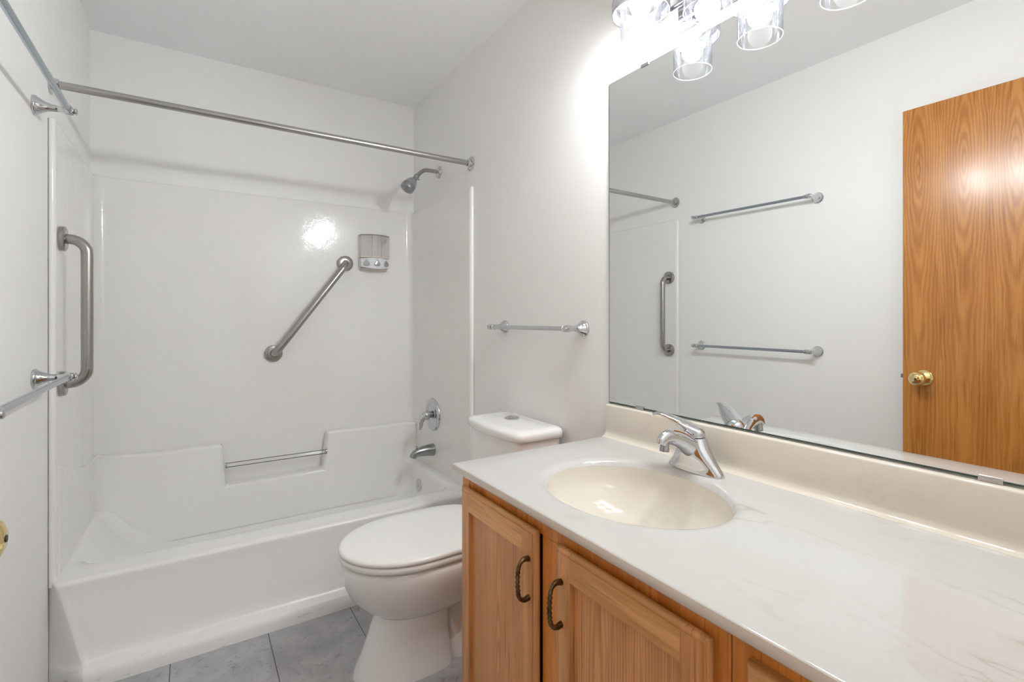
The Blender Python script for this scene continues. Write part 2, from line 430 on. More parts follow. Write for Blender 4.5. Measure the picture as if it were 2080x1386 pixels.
# ledge with recessed soap shelf along the back
zl = 0.530
out = [(-1.515, 0.12), (-1.515, 0.545), (-1.43, 0.537), (-1.30, zl), (-1.018, zl), (-1.002, 0.327), (-0.548, 0.333), (-0.524, zl+0.002), (-0.25, zl), (-0.085, zl), (-0.008, 0.522), (-0.008, 0.12)]
bm = BM(); prism(bm, out, 'xz', -0.014, -0.088)
for v_ in bm.verts:
    if v_.co.y < -0.05 and v_.co.z < 0.2: v_.co.y = -0.125
    if v_.co.y < -0.05 and v_.co.x < -1.5 and v_.co.z > 0.5: v_.co.y = -0.06
link('ledge', bm, M_TUB, tub, bevel=0.014, seg=4)
# swelling on the left end wall, its top line rising towards the front
bm = BM()
yz = [(-0.02, 0.16), (-0.02, 0.543), (-0.22, 0.548), (-0.42, 0.585), (-0.60, 0.635), (-0.735, 0.672), (-0.735, 0.16)]
prism(bm, yz, 'yz', -1.508, -1.494)
for v_ in bm.verts:
    if v_.co.x > -1.5 and v_.co.y < -0.7: v_.co.x = -1.503
link('backrest_swell', bm, M_TUB, tub, bevel=0.010, seg=3)
# basin with rim
N = 10
def rr(x0, x1, y0, y1, r, z, zl_=None):
    ring = rrect((x0+x1)/2, (y0+y1)/2, (x1-x0)/2, (y1-y0)/2, r, z, N)
    if zl_ is not None:
        for p in ring: p.z = z + (zl_-z)*max(0.0, min(1.0, (-1.20-p.x)/0.28))
    return ring
ZR = 0.317
rings = [rr(-1.513, -0.010, -0.786, -0.05, 0.012, ZR), rr(-1.497, -0.030, -0.735, -0.07, 0.03, ZR+0.0006), rr(-1.49, -0.045, -0.702, -0.08, 0.06, ZR), rr(-1.487, -0.056, -0.689, -0.083, 0.08, ZR-0.0022), rr(-1.482, -0.064, -0.679, -0.085, 0.09, ZR-0.0065),
         rr(-1.474, -0.070, -0.6715, -0.087, 0.09, ZR-0.014), rr(-1.460, -0.074, -0.666, -0.089, 0.09, ZR-0.027), rr(-1.41, -0.080, -0.655, -0.095, 0.09, 0.22),
         rr(-1.30, -0.095, -0.64, -0.115, 0.10, 0.125), rr(-1.22, -0.13, -0.60, -0.15, 0.10, 0.092), rr(-1.10, -0.25, -0.52, -0.23, 0.09, 0.086)]
bm = BM(); loft(bm, rings, False, True)
link('basin', bm, M_TUB, tub, angle=179)
# apron
bm = BM()
prof = [(-0.780, ZR), (-0.793, ZR-0.001), (-0.8005, ZR-0.006), (-0.8035, ZR-0.014), (-0.8045, ZR-0.028), (-0.811, 0.25), (-0.822, 0.18), (-0.835, 0.11), (-0.843, 0.072),
        (-0.849, 0.060), (-0.860, 0.051), (-0.869, 0.041), (-0.8735, 0.028), (-0.8755, 0.012), (-0.877, 0.0)]
def edge_in(z): return 0.026 + (ZR-z)/0.257*0.069 if z > 0.06 else 0.095 + (0.06-z)*0.2
cols = []
for side in (0, 1):
    sgn = 1 if side == 0 else -1; xw = -W+0.001 if side == 0 else -0.001
    c0 = [(xw, -0.764 - 0.004*max(0, 1-z/0.1), z) for y, z in prof]
    c1 = [(xw+sgn*edge_in(z)*0.55, (-0.764+y)/2 - 0.006 if i > 3 else (y+(-0.775))/2, z) for i, (y, z) in enumerate(prof)]
    c2 = [(xw+sgn*(edge_in(z)-0.006), y+0.002, z) for y, z in prof]
    c3 = [(xw+sgn*(edge_in(z)), y, z) for y, z in prof]
    rec = [0, 0, 0, 0, 0.002, 0.006, 0.009, 0.010, 0.010, 0.004, 0, 0, 0, 0, 0]
    c4 = [(xw+sgn*(edge_in(z)+0.008), y+r_*0.5, z) for (y, z), r_ in zip(prof, rec)]
    c5 = [(xw+sgn*(edge_in(z)+0.018), y+r_, z) for (y, z), r_ in zip(prof, rec)]
    cs = [c0, c1, c2, c3, c4, c5]
    cols += cs if side == 0 else cs[::-1]
loft(bm, cols, False, False, closed=False)
link('apron', bm, M_APRON, tub, angle=75)
# clear washcloth bar across the soap shelf
bm = BM(); tube(bm, [(-1.004, -0.084, 0.427), (-0.532, -0.084, 0.426)], 0.0115, 20)
cb_ = link('washcloth_bar', bm, M_ACRYL, tub); cb_['label'] = 'clear acrylic bar'
for x in (-1.003, -0.534):
    bm = BM(); lathe(bm, (x-0.003, -0.084, 0.4265), (1, 0, 0), [(0, 0.0135), (0.006, 0.0135)], 20)
    link('end_cap', bm, M_NICKEL, cb_)

# overflow plate
ov = thing('overflow_plate', (-0.082, -0.285, 0.213), 'round chrome overflow plate inside the faucet end of the bathtub', 'overflow plate')
bm = BM(); lathe(bm, (-0.077, -0.285, 0.213), (-1, 0, 0.08), [(0, 0.040), (0.004, 0.040), (0.008, 0.036), (0.010, 0.026), (0.0105, 0.0)], 36)
link('plate', bm, M_CHROME, ov, angle=60)
bm = BM(); lathe(bm, (-0.0865, -0.285, 0.2135), (-1, 0, 0.08), [(0, 0.005), (0.003, 0.004), (0.0031, 0)], 16)
link('screw', bm, M_NICKEL, ov)
# tub spout
sp = thing('tub_spout', (-0.018, -0.335, 0.418), 'chrome tub spout with diverter knob under the shower valve', 'spout')
k = 5
pts = smooth_path([(-0.0185, -0.335, 0.418), (-0.05, -0.335, 0.4185), (-0.085, -0.335, 0.417), (-0.112, -0.335, 0.413), (-0.131, -0.335, 0.402), (-0.138, -0.335, 0.388)], k)
bm = BM(); tube(bm, pts, lerp_list([0.034, 0.031, 0.027, 0.0235, 0.0205, 0.018], k), 28, up=(0, 1, 0), flat=lerp_list([1, 1, 0.98, 0.92, 0.9, 0.9], k))
link('body', bm, M_NICKEL, sp, angle=60)
bm = BM(); lathe(bm, (-0.118, -0.335, 0.430), (0, 0, 1), [(0, 0.004), (0.010, 0.0035), (0.012, 0.007), (0.019, 0.0075), (0.021, 0.005), (0.0212, 0)], 18)
link('diverter_knob', bm, M_CHROME, sp)
# shower valve
va = thing('shower_valve', (-0.018, -0.340, 0.614), 'large round chrome shower valve with curved lever above the tub spout', 'valve')
bm = BM(); lathe(bm, (-0.0185, -0.340, 0.614), (-1, 0, 0), [(0, 0.089), (0.006, 0.089), (0.013, 0.082), (0.015, 0.074), (0.013, 0.060), (0.010, 0.054), (0.012, 0.048), (0.017, 0.030), (0.018, 0.0)], 56)
link('escutcheon', bm, M_CHROME, va, angle=50)
bm = BM(); lathe(bm, (-0.034, -0.340, 0.614), (-1, 0, 0), [(0, 0.018), (0.016, 0.018), (0.0162, 0.0)], 28)
link('stem', bm, M_NICKEL, va)
hub = BM(); lathe(hub, (-0.050, -0.340, 0.614), (-1, 0, 0), [(0, 0.024), (0.010, 0.0255), (0.022, 0.0235), (0.032, 0.017), (0.037, 0.007), (0.038, 0)], 32)
pts = smooth_path([(-0.066, -0.340, 0.616), (-0.083, -0.343, 0.600), (-0.095, -0.346, 0.578), (-0.099, -0.349, 0.556), (-0.104, -0.352, 0.540)], 5)
tube(hub, pts, lerp_list([0.019, 0.0165, 0.013, 0.0105, 0.007], 5), 18, up=(0, 1, 0), flat=lerp_list([0.8, 0.62, 0.5, 0.42, 0.4], 5))
link('lever', hub, M_CHROME, va, angle=60)
# shower arm and head
sh = thing('shower_fixture', (0, -0.374, 1.952), 'grey bell-shaped shower head on a bent pipe arm high on the right wall', 'shower head')
bm = BM(); lathe(bm, (-0.0005, -0.374, 1.952), (-1, 0, 0), [(0, 0.033), (0.003, 0.033), (0.008, 0.029), (0.014, 0.017), (0.0145, 0)], 36)
link('wall_flange', bm, M_CHROME, sh, angle=50)
pts = smooth_path([(-0.003, -0.374, 1.952), (-0.045, -0.374, 1.9525), (-0.080, -0.374, 1.950), (-0.104, -0.374, 1.938), (-0.130, -0.374, 1.912)], 6)
bm = BM(); tube(bm, pts, 0.0107, 20)
link('arm', bm, M_STEEL, sh)
dirh = Vector((-0.62, -0.12, -0.78)).normalized(); A = Vector((-0.127, -0.374, 1.915))
bm = BM(); lathe(bm, A, dirh, [(0, 0.012), (0.004, 0.0145), (0.016, 0.0145), (0.019, 0.011), (0.021, 0.0135), (0.028, 0.0135), (0.032, 0.009)], 24)
lathe(bm, A + dirh*0.018 + Vector((0.006, -0.008, -0.006)), (0.5, -0.5, -0.6), [(0, 0.004), (0.012, 0.004)], 10)
link('swivel_joint', bm, M_NICKEL, sh, angle=50)
B = A + dirh*0.030
m_head = m_simple('head_grey', (0.50, 0.51, 0.53), 0.22, 1.0)[0]
bm = BM(); lathe(bm, B, dirh, [(0, 0.011), (0.004, 0.016), (0.014, 0.0235), (0.028, 0.0300), (0.044, 0.0345), (0.054, 0.0360)], 40)
link('bell', bm, m_head, sh, angle=60)
bm = BM(); lathe(bm, B, dirh, [(0.0545, 0.0350), (0.056, 0.0368), (0.070, 0.0370), (0.078, 0.0350), (0.081, 0.029), (0.079, 0.024), (0.082, 0.018), (0.082, 0)], 40)
link('spray_ring', bm, m_simple('ring_grey', (0.33, 0.33, 0.35), 0.3, 0.9)[0], sh, angle=40)
# curtain rod
cr = thing('shower_curtain_rod', (-0.762, -0.745, 1.903), 'straight brushed steel shower curtain rod spanning the tub opening', 'curtain rod')
RZ = 1.9025; RY = -0.745
bm = BM(); tube(bm, [(-W+0.01, RY, RZ), (-W+0.5, RY, RZ), (-0.5, RY, RZ), (-0.01, RY, RZ)], 0.0127, 28)
link('rod', bm, M_ROD, cr)
for s, xw in ((1, -W+0.0005), (-1, -0.0005)):
    bm = BM(); lathe(bm, (xw, RY, RZ), (s, 0, 0), [(0, 0.0), (0.0002, 0.034), (0.003, 0.034), (0.005, 0.030), (0.006, 0.019), (0.022, 0.0175), (0.0225, 0.0129)], 36)
    fl = link('end_flange', bm, M_CHROME, cr, angle=40)
    for a in (-0.5, 0.5):
        bm = BM(); lathe(bm, (xw+s*0.003, RY+0.026*math.sin(a*PI*0.5)*0.8, RZ-0.026*math.cos(a*PI*0.5)), (s, 0, 0), [(0, 0.003), (0.0018, 0.003), (0.0019, 0)], 10)
        link('screw', bm, M_DARK, fl)

# ------------------------------------------------------------ grab bars
def grab_bar(name, label, p0, p1, out, wall_n, rr_=0.016, fr=0.038):
    mid = (Vector(p0)+Vector(p1))/2
    t_ = thing(name, mid, label, 'grab bar', 'stainless grab bars of the tub')
    bm = BM(); tube(bm, arc_bar(p0, p1, out, 0.045), rr_, 24)
    link('bar', bm, M_STEEL, t_)
    for p in (p0, p1):
        bm = BM(); lathe(bm, p, wall_n, [(0, 0.0), (0.0001, fr), (0.0035, fr+0.0005), (0.0135, fr), (0.0160, fr*0.92), (0.0162, rr_)], 40)
        link('mount_flange', bm, M_STEEL, t_, angle=40)
    return t_
grab_bar('grab_bar', 'brushed steel grab bar slanting across the long back shower wall', (-0.784, -0.0135, 0.963), (-0.417, -0.0135, 1.456), (0, -0.062, 0), (0, -1, 0), 0.0185, 0.043)
grab_bar('grab_bar', 'vertical brushed steel grab bar at the left end of the tub', (-1.5055, -0.712, 0.936), (-1.5055, -0.712, 1.412), (0.068, 0, 0), (1, 0, 0), 0.0165, 0.040)

# ------------------------------------------------------------ soap dispenser
sd = thing('soap_dispenser', (-0.256, -0.013, 1.425), 'three-chamber wall soap dispenser with white base and grey buttons', 'soap dispenser')
def bowfront(x0, x1, yb, d0, d1, n=14):
    """plan outline, flat back at yb, bowed front of depth d0 at sides and d1 in the middle"""
    pts = [(x0, yb)]
    for i in range(n+1):
        t_ = i/n; pts.append((x0+(x1-x0)*t_, yb-d0-(d1-d0)*math.sin(PI*t_)))
    pts.append((x1, yb)); return pts
X0, X1 = -0.340, -0.173; YB = -0.0135
bm = BM()
rg = [[(x, y, z) for x, y in bowfront(X0, X1, YB, 0.048, 0.080)] for z in (1.440, 1.490)]
rg[0] = [(x, y, 1.440 - 0.012*math.sin(PI*(x-X0)/(X1-X0))) for x, y in bowfront(X0+0.002, X1-0.002, YB, 0.045, 0.076)]
rg[1] = [(x, y, 1.488 + 0.004*math.sin(PI*(x-X0)/(X1-X0))) for x, y in bowfront(X0, X1, YB, 0.048, 0.080)]
loft(bm, rg)
link('base_housing', bm, M_WHITEPL, sd, bevel=0.003, seg=2)
bm = BM(); prism(bm, bowfront(X0+0.006, X1-0.006, YB, 0.020, 0.055), 'xy', 1.424, 1.437); link('outlet_tray', bm, M_OLDPL, sd)
# back plate
link('back_plate', box(BM(), X0-0.003, X1+0.003, YB-0.006, YB, 1.430, 1.624), M_WHITEPL, sd, smooth=False, bevel=0.002, seg=2)
wch = (X1-X0)/3
def bow_y(x): return YB-0.046-0.031*math.sin(PI*(x-X0)/(X1-X0))
for i in range(3):
    xa, xb = X0+i*wch+0.001, X0+(i+1)*wch-0.001
    fr_ = [(xa+(xb-xa)*j/6, bow_y(xa+(xb-xa)*j/6)) for j in range(7)]
    bm = BM(); prism(bm, [(xa, YB-0.007)] + fr_ + [(xb, YB-0.007)], 'xy', 1.4935, 1.620)
    link('chamber', bm, M_CHAMBER, sd, smooth=False)
    xm = (xa+xb)/2; ym = bow_y(xm)-0.003
    nx = -0.031*PI/(X1-X0)*math.cos(PI*(xm-X0)/(X1-X0)); nv = Vector((nx, -1, 0)).normalized(); tv = Vector((1, nx, 0)).normalized()
    pts = []
    for j in range(28):
        a = 2*PI*j/28; r_ = 0.0165*(1+0.12*math.cos(3*(a-PI/2)))
        pts.append((r_*math.cos(a), r_*math.sin(a)))
    c_ = Vector((xm, ym, 1.4595 if i else 1.460))
    def R(s, d): return [c_ + tv*(p[0]*s) + Vector((0, 0, p[1]*s)) + nv*d for p in pts]
    bm = BM(); loft(bm, [R(1.0, -0.002), R(1.0, 0.004), R(0.9, 0.007), R(0.5, 0.0085)])
    bt = link('button', bm, M_GREYPL, sd, angle=40)
    bm = BM(); loft(bm, [R(1.16, -0.002), R(1.13, 0.0012)])
    link('button_bezel', bm, M_WHITEPL, bt)
    wd = (0.008, 0.013, 0.010)[i]
    bm = BM(); c2 = Vector((xm, ym, 1.4838)); q = [c2 + tv*a + Vector((0, 0, b_)) + nv*0.0006 for a, b_ in ((-wd/1.6, -0.0011), (wd/1.6, -0.0011), (wd/1.6, 0.0011), (-wd/1.6, 0.0011))]
    q2 = [p - nv*0.002 for p in q]; loft(bm, [q2, q]); link('caption_print', bm, M_PRINT, sd, smooth=False)
bm = BM(); prism(bm, bowfront(X0, X1, YB, 0.047, 0.079), 'xy', 1.620, 1.6245)
link('lid', bm, M_ACRYL, sd, smooth=False)

# ------------------------------------------------------------ towel bars
def towel_bar(label, pa, pb, n_, group, stand=0.072, bar_mat=None, br_=0.008):
    """pa, pb: flange centres on the wall; n_: wall normal"""
    pa, pb, n_ = Vector(pa), Vector(pb), Vector(n_); t_ = thing('towel_bar', (pa+pb)/2, label, 'towel bar', group)
    d = (pb-pa).normalized()
    a, b_ = pa+n_*stand, pb+n_*stand
    bm = BM(); tube(bm, [a+d*0.012, a.lerp(b_, 0.5), b_-d*0.012], br_, 24)
    link('bar', bm, bar_mat or M_CHROME, t_)
    for p, s in ((pa, 1), (pb, -1)):
        bm = BM(); lathe(bm, p+n_*0.0004, n_, [(0, 0.0), (0.0001, 0.0275), (0.004, 0.028), (0.007, 0.027), (0.009, 0.0245), (0.010, 0.0235), (0.013, 0.0225), (0.020, 0.0175), (0.028, 0.0135), (0.038, 0.0105),
                  (0.052, 0.0088), (stand-0.010, 0.0085), (stand-0.008, 0.0095)], 36)
        lathe(bm, p+n_*(stand-0.012), n_, [(0, 0.0085), (0.002, 0.0115), (0.012, 0.0125), (0.021, 0.0115), (0.023, 0.006), (0.0255, 0.0095), (0.029, 0.009), (0.031, 0.005), (0.0312, 0)], 30)
        link('post', bm, M_CHROME, t_, angle=50)
        # turned finial beads on the bar end
        c_ = p+n_*stand
        bm = BM(); lathe(bm, c_+d*s*0.010, d*s, [(0, 0.0095), (0.003, 0.0118), (0.006, 0.0118), (0.008, 0.0085), (0.010, 0.0085), (0.012, 0.0112), (0.017, 0.0112), (0.0195, 0.0082), (0.020, 0.008)], 28)
        link('collar', bm, M_CHROME, t_, angle=50)
    return t_
LB = 'towel bars on the left wall'
towel_bar('upper of the two long chrome towel bars on the left wall', (-W, -0.945, 1.762), (-W, -1.622, 1.757), (1, 0, 0), LB, 0.078, M_SILVERPAINT)
towel_bar('lower of the two long chrome towel bars on the left wall', (-W, -0.945, 0.979), (-W, -1.622, 0.980), (1, 0, 0), LB, 0.078, M_SILVERPAINT)
towel_bar('short chrome towel bar on the right wall above the toilet tank', (0, -1.061, 1.112), (0, -1.571, 1.115), (-1, 0, 0), 'towel bar above the toilet')

# ------------------------------------------------------------ toilet
TY = -1.283
to = thing('toilet', (-0.40, TY, 0), 'white two-piece toilet with closed elongated seat between tub and vanity', 'toilet')
def egg(df, db, hw, z, n=48, sq=2.0, yc=TY, cd=None):
    """plan ring: front at distance df from the wall, back at db, half width hw"""
    c = cd if cd is not None else db + (df-db)*0.42
    out = []
    for i in range(n):
        a = 2*PI*i/n; ca, sa = math.cos(a), math.sin(a)
        if ca >= 0: e = 2.0; L = df-c
        else: e = sq; L = c-db
        x = abs(ca)**(2/e)*L*(1 if ca >= 0 else -1); y = abs(sa)**(2/e)*hw*(1 if sa >= 0 else -1)
        out.append(Vector((-(c+x), yc+y, z)))
    return out
bm = BM()
rg = [egg(0.712, 0.40, 0.113, 0.0, sq=5, cd=0.56), egg(0.708, 0.40, 0.112, 0.012, sq=5, cd=0.56), egg(0.685, 0.405, 0.106, 0.06, sq=5, cd=0.55), egg(0.662, 0.41, 0.100, 0.12, sq=5, cd=0.54),
      egg(0.645, 0.41, 0.098, 0.17, sq=5, cd=0.53), egg(0.640, 0.405, 0.100, 0.192, sq=5, cd=0.53)]
loft(bm, rg)
link('pedestal', bm, M_PORC, to, angle=60)
bm = BM()
rg = [egg(0.620, 0.34, 0.090, 0.178, sq=3, cd=0.50), egg(0.650, 0.30, 0.108, 0.195, sq=3, cd=0.49), egg(0.690, 0.25, 0.138, 0.225, sq=3, cd=0.49), egg(0.721, 0.22, 0.160, 0.262, sq=3, cd=0.49), egg(0.741, 0.20, 0.175, 0.305, sq=3, cd=0.49),
      egg(0.748, 0.19, 0.182, 0.335, sq=3, cd=0.49), egg(0.7485, 0.19, 0.184, 0.355, sq=3, cd=0.49), egg(0.745, 0.19, 0.182, 0.368, sq=3, cd=0.49), egg(0.735, 0.20, 0.174, 0.375, sq=3, cd=0.49), egg(0.60, 0.30, 0.10, 0.376, sq=3, cd=0.47)]
loft(bm, rg)
link('bowl', bm, M_PORC, to, angle=80)
bm = BM()
rg = [egg(0.45, 0.12, 0.105, 0.0, sq=6, cd=0.30), egg(0.45, 0.12, 0.105, 0.05, sq=6, cd=0.30), egg(0.43, 0.14, 0.085, 0.075, sq=5, cd=0.29), egg(0.43, 0.14, 0.062, 0.10, sq=5, cd=0.29), egg(0.43, 0.13, 0.060, 0.18, sq=5, cd=0.29), egg(0.44, 0.10, 0.085, 0.25, sq=5, cd=0.28), egg(0.44, 0.06, 0.13, 0.35, sq=5, cd=0.28)]
loft(bm, rg)
pts = smooth_path([(-0.46, TY-0.062, 0.20), (-0.38, TY-0.075, 0.235), (-0.31, TY-0.078, 0.215), (-0.27, TY-0.075, 0.14), (-0.25, TY-0.07, 0.06)], 6)
tube(bm, pts, lerp_list([0.035, 0.042, 0.045, 0.045, 0.045], 6), 20)
link('trapway', bm, M_PORC, to, angle=60)
bm = BM()
rg = [egg(0.738, 0.235, 0.172, 0.3795, sq=3.5, cd=0.52), egg(0.748, 0.225, 0.182, 0.3795, sq=3.5, cd=0.52), egg(0.753, 0.222, 0.187, 0.384, sq=3.5, cd=0.52), egg(0.753, 0.222, 0.187, 0.395, sq=3.5, cd=0.52), egg(0.750, 0.224, 0.184, 0.400, sq=3.5, cd=0.52), egg(0.740, 0.23, 0.176, 0.4005, sq=3.5, cd=0.52)]
loft(bm, rg); link('seat', bm, M_SEAT, to, angle=70)
bm = BM()
rg = [egg(0.742, 0.235, 0.176, 0.4030, sq=4, cd=0.52), egg(0.752, 0.228, 0.186, 0.4035, sq=4, cd=0.52), egg(0.7555, 0.225, 0.189, 0.407, sq=4, cd=0.52), egg(0.7555, 0.225, 0.189, 0.413, sq=4, cd=0.52), egg(0.751, 0.228, 0.186, 0.4185, sq=4, cd=0.52),
      egg(0.742, 0.234, 0.179, 0.4205, sq=4, cd=0.52), egg(0.68, 0.27, 0.14, 0.4225, sq=4, cd=0.52), egg(0.58, 0.36, 0.06, 0.423, sq=3, cd=0.50)]
loft(bm, rg); link('seat_lid', bm, M_SEAT, to, angle=80)
# tank
def dense(ring, k=3):
    out = []
    for i in range(len(ring)):
        a, b_ = ring[i], ring[(i+1) % len(ring)]
        m_ = k if (a-b_).length > 0.05 else 1
        for j in range(m_): out.append(a.lerp(b_, j/m_))
    return out
TYT = TY-0.007
def tank(z, x0, x1, hw, bow, r=0.03):
    n = 6; ring = rrect((x0+x1)/2, TYT, (x1-x0)/2, hw, r, z, n)
    d = dense(ring, 12)
    for p in d:
        if p.x < (x0+x1)/2: p.x -= bow*(1-((p.y-TYT)/hw)**2)
    return d
bm = BM()
loft(bm, [tank(0.372, -0.185, -0.022, 0.165, 0.020), tank(0.40, -0.192, -0.020, 0.172, 0.022), tank(0.55, -0.197, -0.018, 0.180, 0.024), tank(0.724, -0.200, -0.018, 0.186, 0.024)])
link('tank', bm, M_PORC, to, angle=60)
bm = BM()
loft(bm, [tank(0.722, -0.206, -0.014, 0.193, 0.026), tank(0.726, -0.210, -0.012, 0.197, 0.026), tank(0.744, -0.210, -0.012, 0.197, 0.026), tank(0.752, -0.206, -0.015, 0.193, 0.026), tank(0.757, -0.196, -0.022, 0.183, 0.025), tank(0.7590, -0.17, -0.04, 0.16, 0.02)])
link('tank_lid', bm, M_PORC, to, angle=80)
bm = BM(); lathe(bm, (-0.098, TY+0.022, 0.7582), (0, 0, 1), [(0, 0.029), (0.004, 0.029), (0.0065, 0.026), (0.007, 0.022), (0.0055, 0.021), (0.010, 0.018), (0.0115, 0.012), (0.012, 0)], 36)
fb = link('flush_button', bm, M_CHROME, to, angle=50); fb['label'] = 'round chrome flush button'
bm = BM(); lathe(bm, (-0.15, TY+0.1785, 0.665), (0, 1, 0), [(0, 0.014), (0.006, 0.014), (0.010, 0.009), (0.0102, 0)], 24)
link('side_plug', bm, M_CHROME, to)
for s in (-1, 1):
    bm = BM(); lathe(bm, (-0.235, TY+s*0.075, 0.376), (0, 0, 1), [(0, 0.020), (0.022, 0.020), (0.0235, 0.016), (0.0236, 0)], 20); link('hinge_cap', bm, M_SEAT, to)

# ------------------------------------------------------------ vanity cabinets
YE = -1.708; YM = -2.482; YF = FRONT+0.006
XFACE = -0.543; ZT = 0.752
def cab_body(name, label, y0, y1, openings, end_panel_y):
    """y0 near front wall side, y1 far side; openings: list of (ya, yb, za, zb) in the face frame"""
    t_ = thing(name, (-0.27, (y0+y1)/2, 0), label, 'cabinet')
    bm = BM()
    box(bm, XFACE+0.019, -0.003, y0, y0+0.012, 0.0, ZT); box(bm, XFACE+0.019, -0.003, y1-0.012, y1, 0.0, ZT)
    box(bm, XFACE+0.019, -0.003, y0+0.012, y1-0.012, 0.095, 0.107); box(bm, -0.009, -0.003, y0+0.012, y1-0.012, 0.107, ZT)
    box(bm, XFACE+0.065, XFACE+0.08, y0+0.012, y1-0.012, 0, 0.095)
    link('carcass', bm, M_OAKF, t_, smooth=False)
    ff = BM(); yl = y0; yr = y1
    st = 0.040
    box(ff, XFACE, XFACE+0.019, y0, y0+st, 0.095, ZT); box(ff, XFACE, XFACE+0.019, y1-st, y1, 0.095, ZT)
    box(ff, XFACE, XFACE+0.019, y0+st, y1-st, ZT-0.042, ZT); box(ff, XFACE, XFACE+0.019, y0+st, y1-st, 0.095, 0.13)
    for yy in openings:
        box(ff, XFACE, XFACE+0.019, yy-0.035, yy+0.035, 0.13, ZT-0.042)
    link('face_frame', ff, M_OAKF, t_, smooth=False, bevel=0.0012, seg=1)
    return t_
def bow_pull(parent, x, y, z0, z1, vertical=True):
    bm = BM(); zc = (z0+z1)/2; h = (z1-z0)/2
    def P(a, d): return (x-d, y, zc+a) if vertical else (x-d, y+a, zc)
    pts = smooth_path([P(-h, -0.001), P(-h-0.002, 0.012), P(-h+0.004, 0.022), P(-h*0.6, 0.0265), P(0, 0.028), P(h*0.6, 0.0265), P(h-0.004, 0.022), P(h+0.002, 0.012), P(h, -0.001)], 8)
    base = lerp_list([0.0062, 0.0052, 0.0042, 0.0046, 0.0036, 0.0046, 0.0042, 0.0052, 0.0062], 8)
    n_ = len(base)
    for i in range(n_):
        q = (i-(n_-1)/2)
        if abs(q) <= 9: base[i] = 0.0036 + 0.0019*(0.5+0.5*math.cos(q*PI/1.5)) if abs(q) < 9 else 0.0052
    tube(bm, pts, base, 16)
    h_ = link('pull_handle', bm, M_ANTIQUE, parent, angle=60); h_['label'] = 'antique brass bow pull'
    return h_
def panel_door(parent, y0, y1, z0, z1, pull=None, name='door'):
    """raised frame with recessed flat panel; the panel is the part, frame members are sub-parts"""
    xb, xf = XFACE-0.0004, XFACE-0.0195; sw_, rw = 0.047, 0.056
    p = link(name, box(BM(), xf+0.010, xb-0.004, y0+sw_-0.006, y1-sw_+0.006, z0+rw-0.006, z1-rw+0.006), M_OAKP, parent, smooth=False)
    # frame: eased outer edge, small step, finger bevel behind; cut into stiles and rails
    def ring(i, x): return [(x, y0+i, z0+i), (x, y1-i, z0+i), (x, y1-i, z1-i), (x, y0+i, z1-i)]
    def ring2(x): return [(x, y0+sw_, z0+rw), (x, y1-sw_, z0+rw), (x, y1-sw_, z1-rw), (x, y0+sw_, z1-rw)]
    def frame_bm():
        bm = BM()
        rs = [ring2(xb-0.001), ring(0.009, xb), ring(0.009, xb-0.001), ring(0.0, xb-0.0085)]
        for k_ in range(6):
            a = PI/2*k_/5; rs.append(ring(0.0085*(1-math.cos(a)), xf+0.0098-0.0078*math.sin(a)))
        rs += [ring(0.0105, xf+0.0020), ring(0.0108, xf+0.0001), ring(0.0115, xf), ring2(xf), ring2(xf+0.0115)]
        return loft(bm, rs, False, False)
    def member(nm, mat, cuts):
        bm = frame_bm()
        for co, no in cuts:
            bmesh.ops.bisect_plane(bm, geom=bm.verts[:]+bm.edges[:]+bm.faces[:], plane_co=co, plane_no=no, clear_outer=True)
            es = [e_ for e_ in bm.edges if e_.is_boundary and all(abs((v_.co-Vector(co)).dot(Vector(no))) < 1e-5 for v_ in e_.verts)]
            if es: bmesh.ops.holes_fill(bm, edges=es, sides=0)
        link(nm, bm, mat, p, angle=30)
    ya, yb_, zm_ = y0+sw_, y1-sw_, (z0+z1)/2
    member('stile', M_OAKV, [((0, ya, 0), (0, 1, 0))])
    member('stile', M_OAKV, [((0, yb_, 0), (0, -1, 0))])
    member('rail', M_OAKH, [((0, ya+0.0002, 0), (0, -1, 0)), ((0, yb_-0.0002, 0), (0, 1, 0)), ((0, 0, zm_), (0, 0, -1))])
    member('rail', M_OAKH, [((0, ya+0.0002, 0), (0, -1, 0)), ((0, yb_-0.0002, 0), (0, 1, 0)), ((0, 0, zm_), (0, 0, 1))])
    if pull: bow_pull(p, xf, pull[0], pull[1], pull[2], pull[3] if len(pull) > 3 else True)
    return p
cabA = cab_body('vanity_cabinet', 'honey oak vanity cabinet with two panelled doors under the sink', YM+0.0006, YE, [(-2.0965)], YE)
DZ0, DZ1 = 0.120, 0.722
panel_door(cabA, -2.063, -1.732, DZ0, DZ1, (-2.041, 0.5795, 0.6585))
panel_door(cabA, -2.462, -2.124, DZ0, DZ1, (-2.147, 0.5795, 0.6585))
cabB = cab_body('drawer_cabinet', 'narrow honey oak drawer cabinet at the doorway end of the vanity', YF, YM-0.0006, [], YM)
def drawer(parent, y0, y1, z0, z1):
    xb, xf = XFACE-0.0004, XFACE-0.0195
    bm = BM(); box(bm, xf, xb, y0, y1, z0, z1)
    es = [q for q in bm.edges if all(abs(v.co.x-xf) < 1e-6 for v in q.verts)]
    bmesh.ops.bevel(bm, geom=es, offset=0.011, segments=4, profile=0.5, affect='EDGES')
    d = link('drawer', bm, M_OAKH, parent, angle=30)
    ym = (y0+y1)/2; zm = (z0+z1)/2
    bm = BM()
    pts = smooth_path([(xf+0.001, ym-0.04, zm), (xf-0.012, ym-0.042, zm), (xf-0.024, ym-0.03, zm), (xf-0.027, ym, zm), (xf-0.024, ym+0.03, zm), (xf-0.012, ym+0.042, zm), (xf+0.001, ym+0.04, zm)], 6)
    tube(bm, pts, 0.0045, 14); link('pull_handle', bm, M_ANTIQUE, d)
